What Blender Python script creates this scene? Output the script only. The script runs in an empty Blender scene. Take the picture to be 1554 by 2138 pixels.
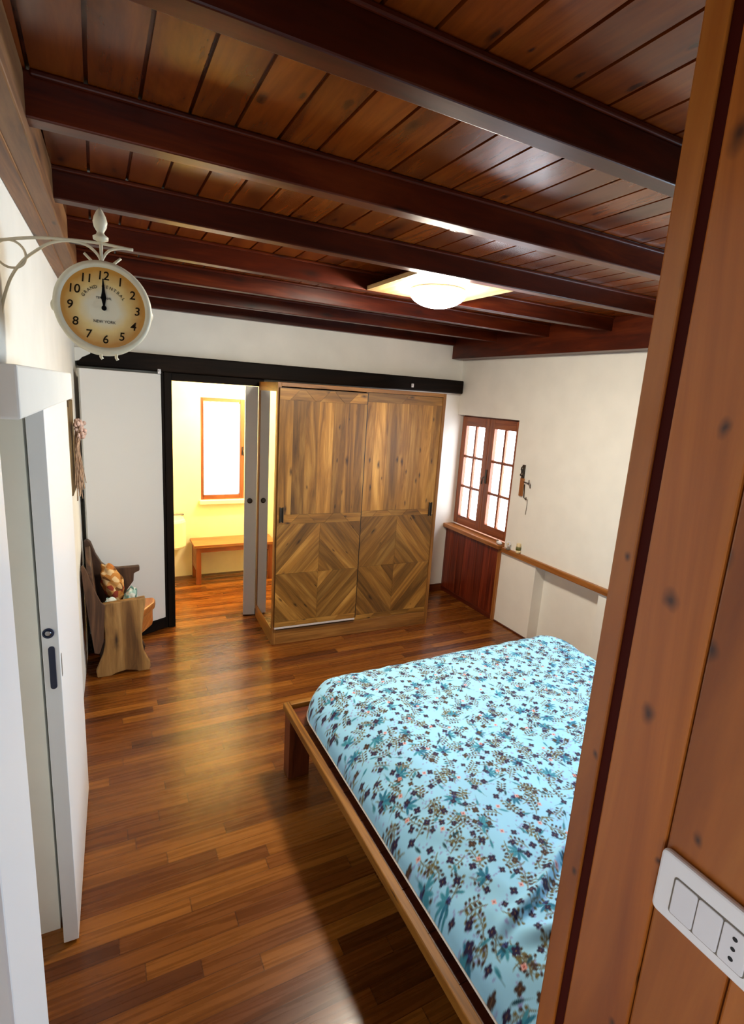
import bpy, bmesh, math, random
import numpy as np
from mathutils import Vector, Matrix
random.seed(7)
rng = np.random.default_rng(11)
sc = bpy.context.scene
COL = sc.collection
PI = math.pi

# ------------------------------------------------------------------ helpers
def s2l(c):
    return tuple(((v / 255.0) / 12.92 if v / 255.0 <= 0.04045 else ((v / 255.0 + 0.055) / 1.055) ** 2.4) for v in c)

class MB:
    """collects shapes into one mesh; uv runs in metres, u along the grain; 'tone' varies board by board"""
    def __init__(self):
        self.bm = bmesh.new()
        self.uv = self.bm.loops.layers.uv.new('UVMap')
        self.tone = self.bm.loops.layers.float_color.new('tone')
        self.smooth = []
    def face(self, pts, uvs, tone=0.5, smooth=False):
        vs = [self.bm.verts.new(p) for p in pts]
        f = self.bm.faces.new(vs)
        for l, u in zip(f.loops, uvs):
            l[self.uv].uv = u
            l[self.tone] = (tone, tone, tone, 1)
        f.smooth = smooth
        return f
    def box(self, a, b, axis=None, tone=None):
        x0, y0, z0 = a; x1, y1, z1 = b
        if x0 > x1: x0, x1 = x1, x0
        if y0 > y1: y0, y1 = y1, y0
        if z0 > z1: z0, z1 = z1, z0
        dims = (x1 - x0, y1 - y0, z1 - z0)
        if axis is None: axis = max(range(3), key=lambda i: dims[i])
        else: axis = 'xyz'.index(axis)
        if tone is None: tone = 0.5
        ou, ov = random.random() * 40, random.random() * 40
        v = [self.bm.verts.new(p) for p in ((x0,y0,z0),(x1,y0,z0),(x1,y1,z0),(x0,y1,z0),(x0,y0,z1),(x1,y0,z1),(x1,y1,z1),(x0,y1,z1))]
        for idx, n in (((0,3,2,1),2),((4,5,6,7),2),((0,1,5,4),1),((2,3,7,6),1),((1,2,6,5),0),((3,0,4,7),0)):
            f = self.bm.faces.new([v[i] for i in idx])
            ax = [i for i in range(3) if i != n]
            if axis in ax: ua = axis; va = [i for i in ax if i != axis][0]
            else: ua, va = ax
            for l in f.loops:
                co = l.vert.co
                l[self.uv].uv = (co[ua] + ou, co[va] + ov + n * 0.37)
                l[self.tone] = (tone, tone, tone, 1)
    def prism(self, pts, vec, udir=None, tone=0.5, smooth=False):
        """closed polygon pts (3-D) pushed along vec"""
        pts = [Vector(p) for p in pts]; vec = Vector(vec)
        n = vec.normalized()
        if udir is None:
            udir = (pts[1] - pts[0])
        udir = Vector(udir).normalized(); vdir = n.cross(udir).normalized()
        ou, ov = random.random() * 40, random.random() * 40
        low = [self.bm.verts.new(p) for p in pts]; up = [self.bm.verts.new(p + vec) for p in pts]
        N = len(pts)
        fs = [self.bm.faces.new(low[::-1]), self.bm.faces.new(up)]
        for i in range(N):
            f = self.bm.faces.new((low[i], low[(i+1) % N], up[(i+1) % N], up[i])); f.smooth = smooth
            fs.append(f)
        for k, f in enumerate(fs):
            for l in f.loops:
                co = l.vert.co
                l[self.uv].uv = (co.dot(udir) + ou, co.dot(vdir) + (co.dot(n) if k > 1 else 0) + ov)
                l[self.tone] = (tone, tone, tone, 1)
    def tube(self, path, r, seg=10, tone=0.5, caps=True, closed=False):
        path = [Vector(p) for p in path]; N = len(path); rings = []
        rr = r if hasattr(r, '__len__') else [r] * N
        ref = Vector((0, 0, 1))
        if abs((path[1] - path[0]).normalized().dot(ref)) > .95: ref = Vector((0, 1, 0))
        a = None
        for i in range(N):
            if closed: t = path[(i+1) % N] - path[i-1]
            else: t = path[min(i+1, N-1)] - path[max(i-1, 0)]
            t.normalize()
            if a is None: a = t.cross(ref).normalized()
            a = (a - t * a.dot(t)).normalized(); b = t.cross(a)
            rings.append([self.bm.verts.new(path[i] + (a * math.cos(k*2*PI/seg) + b * math.sin(k*2*PI/seg)) * rr[i]) for k in range(seg)])
        M = N if closed else N - 1
        for i in range(M):
            for k in range(seg):
                j = (i+1) % N
                f = self.bm.faces.new((rings[i][k], rings[i][(k+1)%seg], rings[j][(k+1)%seg], rings[j][k])); f.smooth = True
                for l, u in zip(f.loops, ((i*.03, k/seg*.1),(i*.03,(k+1)/seg*.1),((i+1)*.03,(k+1)/seg*.1),((i+1)*.03,k/seg*.1))):
                    l[self.uv].uv = u; l[self.tone] = (tone,)*3 + (1,)
        if caps and not closed:
            for rg in (rings[0][::-1], rings[-1]):
                f = self.bm.faces.new(rg)
                for l in f.loops: l[self.tone] = (tone,)*3 + (1,)
    def lathe(self, prof, c, axis='z', seg=32, tone=0.5, smooth=True):
        """prof: list of (radius, height)"""
        c = Vector(c); rings = []
        for r, h in prof:
            ring = []
            for k in range(seg):
                a = 2*PI*k/seg; p = (r*math.cos(a), r*math.sin(a), h)
                if axis == 'y': p = (p[0], -p[2], p[1])      # height runs towards -y
                elif axis == 'x': p = (p[2], p[0], p[1])
                ring.append(self.bm.verts.new(c + Vector(p)))
            rings.append(ring)
        for i in range(len(prof)-1):
            for k in range(seg):
                vs = (rings[i][k], rings[i][(k+1)%seg], rings[i+1][(k+1)%seg], rings[i+1][k])
                f = self.bm.faces.new(vs); f.smooth = smooth
                for l in f.loops: l[self.tone] = (tone,)*3 + (1,)
        for rg in (rings[0][::-1], rings[-1]):
            f = self.bm.faces.new(rg)
            for l in f.loops: l[self.tone] = (tone,)*3 + (1,)
    def ellipsoid(self, c, r, seg=24, rings=14, tone=0.5, warp=None, rot=None):
        c = Vector(c); grid = []
        for i in range(rings+1):
            th = PI*i/rings; row = []
            for k in range(seg):
                ph = 2*PI*k/seg
                d = Vector((math.sin(th)*math.cos(ph), math.sin(th)*math.sin(ph), math.cos(th)))
                s = warp(d) if warp else 1
                p = Vector((d.x*r[0], d.y*r[1], d.z*r[2]))*s
                if rot: p = rot @ p
                row.append(self.bm.verts.new(c+p))
            grid.append(row)
        for i in range(rings):
            for k in range(seg):
                f = self.bm.faces.new((grid[i][k], grid[i+1][k], grid[i+1][(k+1)%seg], grid[i][(k+1)%seg])); f.smooth = True
                for l, u in zip(f.loops, ((i, k), (i+1, k), (i+1, k+1), (i, k+1))):
                    l[self.uv].uv = (u[0]/rings, u[1]/seg); l[self.tone] = (tone,)*3 + (1,)
        bmesh.ops.remove_doubles(self.bm, verts=self.bm.verts, dist=1e-6)

def obj(name, mb, mat, parent=None, bevel=0, off=(0,0,0)):
    me = bpy.data.meshes.new(name)
    bm = mb.bm
    if any(off): bmesh.ops.translate(bm, verts=bm.verts, vec=-Vector(off))
    bmesh.ops.recalc_face_normals(bm, faces=bm.faces)
    bm.to_mesh(me); bm.free()
    me.materials.append(mat)
    o = bpy.data.objects.new(name, me); COL.objects.link(o)
    if parent is not None: o.parent = parent
    if bevel:
        m = o.modifiers.new('bevel', 'BEVEL'); m.width = bevel; m.segments = 2; m.limit_method = 'ANGLE'; m.angle_limit = math.radians(40)
    return o

def tag(o, label, cat=None, group=None, kind=None):
    if label: o['label'] = label
    if cat: o['category'] = cat
    if group: o['group'] = group
    if kind: o['kind'] = kind
    return o

def empty(name, loc, label, cat, rz=0, group=None, kind=None):
    o = bpy.data.objects.new(name, None); COL.objects.link(o)
    o.location = loc; o.rotation_euler = (0, 0, rz); o.empty_display_size = .1
    return tag(o, label, cat, group, kind)

def part(name, mb, mat, parent, bevel=0, base=None, label=None):
    """a child; its shapes are given in the thing's own frame (or world when base is the thing's location)"""
    o = obj(name, mb, mat, parent, bevel, base or (0,0,0))
    if label: o['label'] = label
    return o

# ------------------------------------------------------------------ materials
class NT:
    def __init__(self, name):
        self.m = bpy.data.materials.new(name); self.m.use_nodes = True
        self.t = self.m.node_tree; self.t.nodes.clear()
        self.out = self.t.nodes.new('ShaderNodeOutputMaterial')
        self.b = self.t.nodes.new('ShaderNodeBsdfPrincipled')
        self.t.links.new(self.b.outputs[0], self.out.inputs[0])
    def n(self, typ, **kw):
        nd = self.t.nodes.new(typ)
        for k, v in kw.items():
            if k.startswith('i_'):
                nd.inputs[k[2:].replace('_', ' ')].default_value = v
            else: setattr(nd, k, v)
        return nd
    def link(self, a, b): self.t.links.new(a, b)
    def put(self, sock, v):
        if hasattr(v, 'is_linked') or hasattr(v, 'links'): self.link(v, sock)
        else: sock.default_value = v
    def math(self, op, a, b=0.0, c=0.0, clamp=False):
        nd = self.n('ShaderNodeMath', operation=op, use_clamp=clamp)
        for i, v in enumerate((a, b, c)): self.put(nd.inputs[i], v)
        return nd.outputs[0]
    def ramp(self, fac, stops, interp='LINEAR'):
        nd = self.n('ShaderNodeValToRGB'); nd.color_ramp.interpolation = interp
        e = nd.color_ramp.elements
        while len(e) < len(stops): e.new(.5)
        for i, (p, c) in enumerate(stops):
            e[i].position = p; e[i].color = (*c, 1) if len(c) == 3 else c
        self.link(fac, nd.inputs[0]); return nd.outputs[0]
    def mix(self, fac, a, b, blend='MIX'):
        nd = self.n('ShaderNodeMix', data_type='RGBA', blend_type=blend)
        self.put(nd.inputs[0], fac)
        for i, v in ((6, a), (7, b)):
            if hasattr(v, 'links'): self.link(v, nd.inputs[i])
            else: nd.inputs[i].default_value = (*v, 1)
        return nd.outputs[2]
    def scale(self, vec, s):
        nd = self.n('ShaderNodeMapping'); self.link(vec, nd.inputs[0]); nd.inputs['Scale'].default_value = s
        return nd.outputs[0]
    def bump(self, h, strength, dist=.01):
        nd = self.n('ShaderNodeBump'); nd.inputs['Strength'].default_value = strength; nd.inputs['Distance'].default_value = dist
        self.link(h, nd.inputs['Height']); self.link(nd.outputs[0], self.b.inputs['Normal'])

def plain(name, c, rough=.5, metal=0, spec=.5, coat=0, noise=0, nscale=8):
    t = NT(name)
    t.b.inputs['Base Color'].default_value = (*s2l(c), 1)
    t.b.inputs['Roughness'].default_value = rough; t.b.inputs['Metallic'].default_value = metal
    t.b.inputs['Specular IOR Level'].default_value = spec; t.b.inputs['Coat Weight'].default_value = coat
    if noise:
        tc = t.n('ShaderNodeTexCoord'); nz = t.n('ShaderNodeTexNoise'); nz.inputs['Scale'].default_value = nscale; nz.inputs['Detail'].default_value = 6
        t.link(tc.outputs['Object'], nz.inputs['Vector'])
        a = tuple(v*(1-noise) for v in s2l(c)); b = tuple(min(1, v*(1+noise)) for v in s2l(c))
        t.link(t.ramp(nz.outputs[0], [(.3, a), (.7, b)]), t.b.inputs['Base Color'])
        t.bump(nz.outputs[0], .08, .004)
    return t.m

def wood(name, dark, mid, light, rough=.35, su=1.3, sv=22, tone_amt=.7, knots=.0, coat=.0, spec=.5, kscale=(1.5, 7), bump=.12, kcol=None, fine=.35):
    t = NT(name)
    uv = t.n('ShaderNodeUVMap', uv_map='UVMap').outputs[0]
    n1 = t.n('ShaderNodeTexNoise'); n1.inputs['Scale'].default_value = 1; n1.inputs['Detail'].default_value = 6; n1.inputs['Roughness'].default_value = .6; n1.inputs['Distortion'].default_value = 1.2
    t.link(t.scale(uv, (su, sv, 1)), n1.inputs['Vector'])
    col = t.ramp(n1.outputs[0], [(.28, s2l(dark)), (.5, s2l(mid)), (.74, s2l(light))])
    n2 = t.n('ShaderNodeTexNoise'); n2.inputs['Scale'].default_value = 1; n2.inputs['Detail'].default_value = 3
    t.link(t.scale(uv, (su*4, sv*9, 1)), n2.inputs['Vector'])
    col = t.mix(fine, col, t.ramp(n2.outputs[0], [(.3, (.45,.45,.45)), (.65, (1.1,1.1,1.1))]), 'MULTIPLY')
    n3 = t.n('ShaderNodeTexNoise'); n3.inputs['Scale'].default_value = 1; n3.inputs['Detail'].default_value = 2
    t.link(t.scale(uv, (1.1, 2.5, 1)), n3.inputs['Vector'])
    col = t.mix(.5, col, t.ramp(n3.outputs[0], [(.3, (.62,.58,.55)), (.7, (1.15,1.15,1.15))]), 'MULTIPLY')
    at = t.n('ShaderNodeAttribute', attribute_name='tone')
    k = t.math('MULTIPLY_ADD', at.outputs['Fac'], tone_amt, 1 - tone_amt/2)
    vm = t.n('ShaderNodeVectorMath', operation='SCALE'); t.link(col, vm.inputs[0]); t.link(k, vm.inputs['Scale'])
    col = vm.outputs[0]
    if knots:
        vo = t.n('ShaderNodeTexVoronoi', voronoi_dimensions='2D'); vo.inputs['Scale'].default_value = 1
        nd = t.n('ShaderNodeTexNoise'); nd.inputs['Scale'].default_value = 30
        t.link(uv, nd.inputs['Vector'])
        add = t.n('ShaderNodeVectorMath', operation='MULTIPLY_ADD'); t.link(nd.outputs[1], add.inputs[0]); add.inputs[1].default_value = (.02,.012,0); t.link(uv, add.inputs[2])
        t.link(t.scale(add.outputs[0], (*kscale, 1)), vo.inputs['Vector'])
        sep = t.n('ShaderNodeSeparateColor'); t.link(vo.outputs['Color'], sep.inputs[0])
        rad = t.math('MULTIPLY_ADD', sep.outputs[1], .10, .035)
        q = t.math('DIVIDE', vo.outputs['Distance'], rad)
        kk = t.math('SUBTRACT', 1.15, q, clamp=True)
        sel = t.math('LESS_THAN', sep.outputs[0], knots)
        kk = t.math('MULTIPLY', kk, sel); kk = t.math('MULTIPLY', kk, .9)
        col = t.mix(kk, col, s2l(kcol or (30, 12, 6)))
    t.link(col, t.b.inputs['Base Color'])
    t.b.inputs['Roughness'].default_value = rough; t.b.inputs['Coat Weight'].default_value = coat; t.b.inputs['Coat Roughness'].default_value = .12
    t.b.inputs['Specular IOR Level'].default_value = spec
    if bump: t.bump(n1.outputs[0], bump, .003)
    return t.m

M = {}
M['wall'] = plain('cream_plaster', (238, 235, 226), .85, spec=.2, noise=.03, nscale=5)
M['white_paint'] = plain('white_satin_paint', (236, 238, 240), .35, spec=.4)
M['panel_white'] = plain('white_panel', (226, 224, 218), .6, spec=.3)
M['bath_wall'] = plain('yellow_plaster', (248, 234, 188), .85, spec=.2, noise=.03)
M['joist'] = wood('joist_wood', (48, 12, 2), (76, 23, 4), (104, 42, 11), rough=.33, sv=10, knots=.5, kscale=(1.6, 6), tone_amt=.5, spec=.28)
M['ceil'] = wood('ceiling_planks', (82, 32, 4), (118, 51, 8), (144, 72, 17), rough=.26, sv=7, knots=.6, kscale=(3.4, 9), tone_amt=.55, coat=.07, spec=.4, bump=.04)
M['beam_left'] = wood('wall_plate_wood', (88, 50, 24), (130, 84, 46), (158, 112, 68), rough=.5, sv=14, knots=.4, tone_amt=.4)
M['dark_beam'] = wood('blackened_wood', (10, 6, 4), (20, 12, 7), (34, 21, 12), rough=.6, sv=14, tone_amt=.4, spec=.12)
M['partition'] = wood('varnished_pine', (134, 66, 14), (166, 92, 28), (190, 118, 46), rough=.34, su=.8, sv=6, fine=.15, knots=.75, kscale=(6.5, 10), tone_amt=.4, coat=.15, kcol=(52, 22, 8))
M['groove'] = plain('dark_groove', (62, 12, 3), .6, spec=.1)
M['wardrobe'] = wood('reclaimed_teak', (84, 54, 18), (140, 96, 38), (184, 138, 68), rough=.4, su=1.1, sv=12, knots=.6, kscale=(3, 8), tone_amt=1.15)
M['wardrobe_frame'] = wood('teak_frame', (98, 60, 24), (146, 96, 42), (176, 126, 64), rough=.4, tone_amt=.4)
M['bed'] = wood('bed_oak', (78, 44, 10), (130, 84, 26), (164, 112, 44), rough=.5, knots=.3, tone_amt=.6, spec=.3)
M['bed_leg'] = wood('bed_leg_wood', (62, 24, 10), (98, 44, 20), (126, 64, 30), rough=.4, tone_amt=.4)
M['win'] = wood('window_mahogany', (100, 46, 18), (140, 74, 34), (170, 102, 56), rough=.3, tone_amt=.4)
M['redpanel'] = wood('red_panel_wood', (68, 18, 8), (112, 40, 18), (142, 66, 34), rough=.35, sv=26, tone_amt=.8)
M['sill'] = wood('sill_wood', (120, 66, 26), (164, 102, 48), (194, 136, 76), rough=.3, tone_amt=.4)
M['rustic'] = wood('rustic_bench_wood', (98, 66, 32), (156, 116, 64), (190, 152, 96), rough=.6, sv=8, knots=.3, tone_amt=.9)
M['rustic_dark'] = wood('rustic_dark_wood', (40, 24, 14), (78, 52, 34), (112, 80, 56), rough=.6, sv=12, tone_amt=.8)
M['rustic_seat'] = wood('rustic_seat_wood', (116, 62, 24), (166, 98, 44), (202, 142, 82), rough=.35, sv=12, tone_amt=.6)
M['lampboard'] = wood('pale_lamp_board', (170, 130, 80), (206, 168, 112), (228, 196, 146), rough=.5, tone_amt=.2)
M['plastic'] = plain('white_plastic', (232, 230, 232), .3)
M['plastic_in'] = plain('white_rocker', (224, 222, 226), .25)
M['gap'] = plain('grey_gap', (120, 112, 100), .6)
M['black'] = plain('black_plastic', (14, 14, 20), .4)
M['navy'] = plain('dark_recess', (24, 36, 66), .35)
M['steel'] = plain('brushed_steel', (150, 150, 158), .3, metal=1)
M['alu'] = plain('bright_aluminium', (214, 206, 200), .35, metal=.3)
M['chrome'] = plain('dark_iron', (70, 62, 54), .4, metal=.8)
M['cream_metal'] = plain('cream_enamel', (222, 212, 184), .4, noise=.06, nscale=30)
M['ink'] = plain('clock_ink', (40, 28, 12), .8, spec=.1)
M['hand'] = plain('clock_hand_black', (10, 9, 8), .8, spec=.1)
M['mattress'] = plain('mattress_cloth', (206, 222, 228), .9)
M['white_cloth'] = plain('white_lining', (236, 226, 214), .9)
M['ceramic'] = plain('white_ceramic', (240, 226, 178), .25)
M['twig'] = plain('dried_stems', (190, 158, 130), .9, noise=.3, nscale=60)
M['petal'] = plain('dried_petals', (216, 184, 168), .9, noise=.25, nscale=60)
M['driftwood'] = wood('driftwood', (70, 54, 30), (112, 88, 52), (142, 116, 76), rough=.8, tone_amt=.5)
M['mint'] = plain('mint_cloth', (150, 190, 178), .9, noise=.35, nscale=60)
M['green_glaze'] = plain('green_glaze', (96, 98, 50), .3)
M['yellow_glaze'] = plain('cream_glaze', (226, 206, 160), .3)

t = NT('mirror'); t.b.inputs['Base Color'].default_value = (.86,.86,.84,1); t.b.inputs['Metallic'].default_value = 1; t.b.inputs['Roughness'].default_value = .02
M['mirror'] = t.m

def glass():
    t = NT('window_glass'); t.t.nodes.remove(t.b)
    tr = t.n('ShaderNodeBsdfTransparent'); gl = t.n('ShaderNodeBsdfGlossy'); gl.inputs['Roughness'].default_value = .03
    tr.inputs[0].default_value = (.97,.98,1,1)
    mx = t.n('ShaderNodeMixShader'); mx.inputs[0].default_value = .06
    t.link(tr.outputs[0], mx.inputs[1]); t.link(gl.outputs[0], mx.inputs[2]); t.link(mx.outputs[0], t.out.inputs[0])
    return t.m
M['glass'] = glass()

def lace():
    t = NT('white_lace'); t.t.nodes.remove(t.b)
    tl = t.n('ShaderNodeBsdfTranslucent'); tl.inputs[0].default_value = (.95,.93,.9,1)
    df = t.n('ShaderNodeBsdfDiffuse'); df.inputs[0].default_value = (.9,.86,.76,1)
    tr = t.n('ShaderNodeBsdfTransparent')
    m1 = t.n('ShaderNodeMixShader'); m1.inputs[0].default_value = .4
    t.link(tl.outputs[0], m1.inputs[1]); t.link(df.outputs[0], m1.inputs[2])
    uv = t.n('ShaderNodeTexCoord').outputs['Object']
    nz = t.n('ShaderNodeTexNoise'); nz.inputs['Scale'].default_value = 26; t.link(uv, nz.inputs['Vector'])
    f = t.math('MULTIPLY_ADD', nz.outputs[0], .5, .12)
    m2 = t.n('ShaderNodeMixShader'); t.link(f, m2.inputs[0])
    t.link(m1.outputs[0], m2.inputs[1]); t.link(tr.outputs[0], m2.inputs[2]); t.link(m2.outputs[0], t.out.inputs[0])
    return t.m
M['lace'] = lace()

def glow(name, c, s):
    t = NT(name); t.b.inputs['Base Color'].default_value = (.9,.88,.82,1)
    t.b.inputs['Emission Color'].default_value = (*c, 1); t.b.inputs['Emission Strength'].default_value = s
    return t.m
LAMP_S = 190
M['lamp'] = glow('lit_opal_glass', (1, .90, .74), LAMP_S)

def floor_mat():
    t = NT('parquet')
    p = t.n('ShaderNodeTexCoord').outputs['Object']
    sp = t.n('ShaderNodeSeparateXYZ'); t.link(p, sp.inputs[0])
    w, L = .068, .95
    yr = t.math('DIVIDE', sp.outputs[1], w); row = t.math('FLOOR', yr); fy = t.math('FRACT', yr)
    wn = t.n('ShaderNodeTexWhiteNoise', noise_dimensions='1D'); t.link(row, wn.inputs['W'])
    xr = t.math('ADD', t.math('DIVIDE', sp.outputs[0], L), t.math('MULTIPLY', wn.outputs[0], 7.0)); idx = t.math('FLOOR', xr); fx = t.math('FRACT', xr)
    cb = t.n('ShaderNodeCombineXYZ'); t.link(row, cb.inputs[0]); t.link(idx, cb.inputs[1])
    wn2 = t.n('ShaderNodeTexWhiteNoise', noise_dimensions='2D'); t.link(cb.outputs[0], wn2.inputs['Vector'])
    # grain stretched along x, shifted board by board
    cb2 = t.n('ShaderNodeCombineXYZ')
    t.link(t.math('MULTIPLY_ADD', sp.outputs[0], 2.2, t.math('MULTIPLY', wn2.outputs[0], 37.0)), cb2.inputs[0])
    t.link(t.math('MULTIPLY', sp.outputs[1], 55.0), cb2.inputs[1])
    nz = t.n('ShaderNodeTexNoise'); nz.inputs['Scale'].default_value = 1; nz.inputs['Detail'].default_value = 6; nz.inputs['Distortion'].default_value = .6
    t.link(cb2.outputs[0], nz.inputs['Vector'])
    base = t.ramp(wn2.outputs[0], [(0, s2l((84, 42, 9))), (.35, s2l((107, 56, 13))), (.7, s2l((122, 69, 18))), (1, s2l((145, 88, 29)))])
    col = t.mix(.75, base, t.ramp(nz.outputs[0], [(.3, (.5,.44,.4)), (.68, (1.2,1.18,1.15))]), 'MULTIPLY')
    e1 = t.math('LESS_THAN', fy, .035); e2 = t.math('LESS_THAN', fx, .004)
    e = t.math('MULTIPLY', t.math('MAXIMUM', e1, e2), .65)
    col = t.mix(e, col, s2l((40, 16, 8)))
    t.link(col, t.b.inputs['Base Color'])
    t.link(t.math('MULTIPLY_ADD', nz.outputs[0], .15, .2), t.b.inputs['Roughness'])
    t.b.inputs['Specular IOR Level'].default_value = .45
    t.bump(nz.outputs[0], .05, .002)
    return t.m
M['floor'] = floor_mat()

def vcol(name, rough=.85, sheen=0):
    t = NT(name)
    a = t.n('ShaderNodeAttribute', attribute_name='col'); t.link(a.outputs['Color'], t.b.inputs['Base Color'])
    t.b.inputs['Roughness'].default_value = rough; t.b.inputs['Specular IOR Level'].default_value = .25
    t.b.inputs['Sheen Weight'].default_value = sheen
    return t.m
M['duvet'] = vcol('printed_cotton', .8, .1)

def dial_mat():
    t = NT('aged_dial')
    p = t.n('ShaderNodeTexCoord').outputs['Object']
    ln = t.n('ShaderNodeVectorMath', operation='LENGTH'); t.link(p, ln.inputs[0])
    nz = t.n('ShaderNodeTexNoise'); nz.inputs['Scale'].default_value = 30; t.link(p, nz.inputs['Vector'])
    r = t.math('MULTIPLY_ADD', nz.outputs[0], .02, ln.outputs[1] if len(ln.outputs) > 1 else ln.outputs[0])
    r = t.math('DIVIDE', r, .115)
    t.link(t.ramp(r, [(.5, s2l((244, 236, 208))), (.70, s2l((242, 212, 138))), (.97, s2l((208, 146, 44)))]), t.b.inputs['Base Color'])
    t.b.inputs['Roughness'].default_value = .35; t.b.inputs['Coat Weight'].default_value = .4
    return t.m
M['dial'] = dial_mat()

def patch_mat(name, cols, scale):
    t = NT(name)
    p = t.n('ShaderNodeTexCoord').outputs['Object']
    v = t.n('ShaderNodeTexVoronoi'); v.inputs['Scale'].default_value = scale; t.link(p, v.inputs['Vector'])
    sep = t.n('ShaderNodeSeparateColor'); t.link(v.outputs['Color'], sep.inputs[0])
    n = len(cols)
    t.link(t.ramp(sep.outputs[0], [(i/n, s2l(c)) for i, c in enumerate(cols)], 'CONSTANT'), t.b.inputs['Base Color'])
    t.b.inputs['Roughness'].default_value = .95; t.b.inputs['Specular IOR Level'].default_value = .1
    return t.m
M['orange_print'] = patch_mat('orange_print_cloth', [(196,132,66),(222,178,120),(206,150,86),(150,66,48),(226,192,140),(190,120,60),(122,80,44)], 26)
M['mint_print'] = patch_mat('mint_print_cloth', [(172,204,192),(214,224,212),(128,168,158),(220,222,210),(100,136,128)], 40)

# ------------------------------------------------------------------ camera
cam = bpy.data.cameras.new('camera'); co = bpy.data.objects.new('camera', cam); COL.objects.link(co)
R = ((0.8894939628, 0.4550800453, 0.0412630886), (-0.4525882409, 0.8649671555, 0.2167849262), (0.0629632777, -0.2115040718, 0.9753469399))
CAM = (0, 0, 2.08)
mw = Matrix(((R[0][0], R[0][2], -R[0][1], CAM[0]), (R[1][0], R[1][2], -R[1][1], CAM[1]), (R[2][0], R[2][2], -R[2][1], CAM[2]), (0, 0, 0, 1)))
co.matrix_world = mw
cam.sensor_fit = 'HORIZONTAL'; cam.sensor_width = 36; cam.lens = 36 * 1106.946 / 1554
cam.clip_start = .02
sc.camera = co

# ------------------------------------------------------------------ room shell
def struct(name, mb, mat, parent=None, bevel=0, label=None):
    o = obj(name, mb, mat, parent, bevel); o['kind'] = 'structure'
    if label: o['label'] = label
    return o
LANG = -math.atan(.031)
def onleft(o):            # frame of the slightly skewed left wall: local x = out of the wall, local y = along it
    o.location = (-.207, 1.9, 0); o.rotation_euler = (0, 0, LANG); return o

YB = 4.68; XR = 3.42; ZC = 2.735; ZJ = 2.64
mb = MB(); mb.box((-1.2, -2.6, -.06), (3.9, 6.2, 0)); struct('floor', mb, M['floor'], label='glossy reddish brown parquet floor')

# ceiling: plank by plank, with open V joints, over a dark backing
mb = MB(); P = .113; k0 = int(-1.0 / P)
mb.box((-.9, -2.5, ZC + .012), (3.75, 4.95, ZC + .06), 'y', .0)
for k in range(k0, int(3.7 / P)):
    x0 = .01 + k * P; g = .0045
    tn = random.random()
    mb.box((x0 + g, -2.5, ZC), (x0 + P - g, 4.95, ZC + .013), 'y', tn)
struct('ceiling', mb, M['ceil'], label='varnished pine plank ceiling')

# left wall (recess of the sliding door included)
mb = MB()
mb.box((-.5, -4.6, 0), (0, -3.0, ZC)); mb.box((-.5, -3.0, 0), (0, -2.2, .70)); mb.box((-.5, -3.0, 1.60), (0, -2.2, ZC)); mb.box((-.5, -2.2, 0), (0, -.98, ZC)); mb.box((-.5, -.98, 2.06), (0, .07, ZC)); mb.box((-.5, -.98, 0), (-.42, .07, 2.06)); mb.box((-.5, .07, 0), (0, 3.2, ZC))  # includes an unseen opening beside the camera, added to let in fill light
onleft(struct('wall_left', mb, M['wall'], label='white plastered left wall'))
mb = MB(); mb.box((0, -1.185, 0), (.108, -.95, 2.013))
onleft(struct('trim_1', mb, M['white_paint'], bevel=.004, label='white door jamb at the left edge of the photo'))

# back wall with the doorway
mb = MB()
mb.box((-.5, YB, 0), (.5, YB + .12, ZC)); mb.box((.5, YB, 2.115), (1.30, YB + .12, ZC)); mb.box((1.30, YB, 0), (3.9, YB + .12, ZC))
struct('wall_back', mb, M['wall'], label='cream plastered back wall')
# right wall: openings for two windows and a shallow niche under the ledge
W2 = (.75, 1.85, .95, 2.1)      # second window, beyond the partition
mb = MB(); xo = XR + .3
mb.box((XR, -2.6, 0), (xo, W2[0], ZC)); mb.box((XR, W2[0], 0), (xo, W2[1], W2[2])); mb.box((XR, W2[0], W2[3]), (xo, W2[1], ZC))
mb.box((XR, W2[1], 0), (xo, 2.63, ZC)); mb.box((XR, 2.63, .70), (xo, 3.31, ZC)); mb.box((XR + .12, 2.63, 0), (xo, 3.31, .70))
mb.box((XR, 3.31, 0), (xo, 3.74, ZC)); mb.box((XR, 3.74, 0), (xo, YB, .735)); mb.box((XR, 3.74, 1.957), (xo, YB, ZC))
struct('wall_right', mb, M['wall'], label='cream plastered right wall')
# wall behind the camera with its own window
W3 = (-.15, .5, 1.0, 2.2)
mb = MB(); y1, y0 = -2.2, -2.35
mb.box((-.9, y0, 0), (W3[0], y1, ZC)); mb.box((W3[1], y0, 0), (3.9, y1, ZC)); mb.box((W3[0], y0, 0), (W3[1], y1, W3[2])); mb.box((W3[0], y0, W3[3]), (W3[1], y1, ZC))
struct('wall_front', mb, M['wall'], label='wall behind the camera')

# near partition clad in varnished pine boards
mb = MB(); X0 = .58
mb.box((X0 + .006, -1.2, 0), (X0 + .09, .432, ZC), 'z', .35)
mb.box((X0 - .001, .404, 0), (X0 + .02, .434, ZC), 'z', .42)
y = .389
for i in range(15):
    mb.box((X0, y - .0875, 0), (X0 + .014, y, ZC), 'z', (.72, .5, .62, .4)[i % 4]); y -= .0895
pt = struct('wall_partition', mb, M['partition'], bevel=.0025, label='varnished knotty pine partition at the right edge')
mb = MB(); mb.box((X0 + .0035, .3885, 0), (X0 + .0062, .4045, ZC))
struct('trim_2', mb, M['groove'], label='dark red groove in the pine partition')

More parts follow.
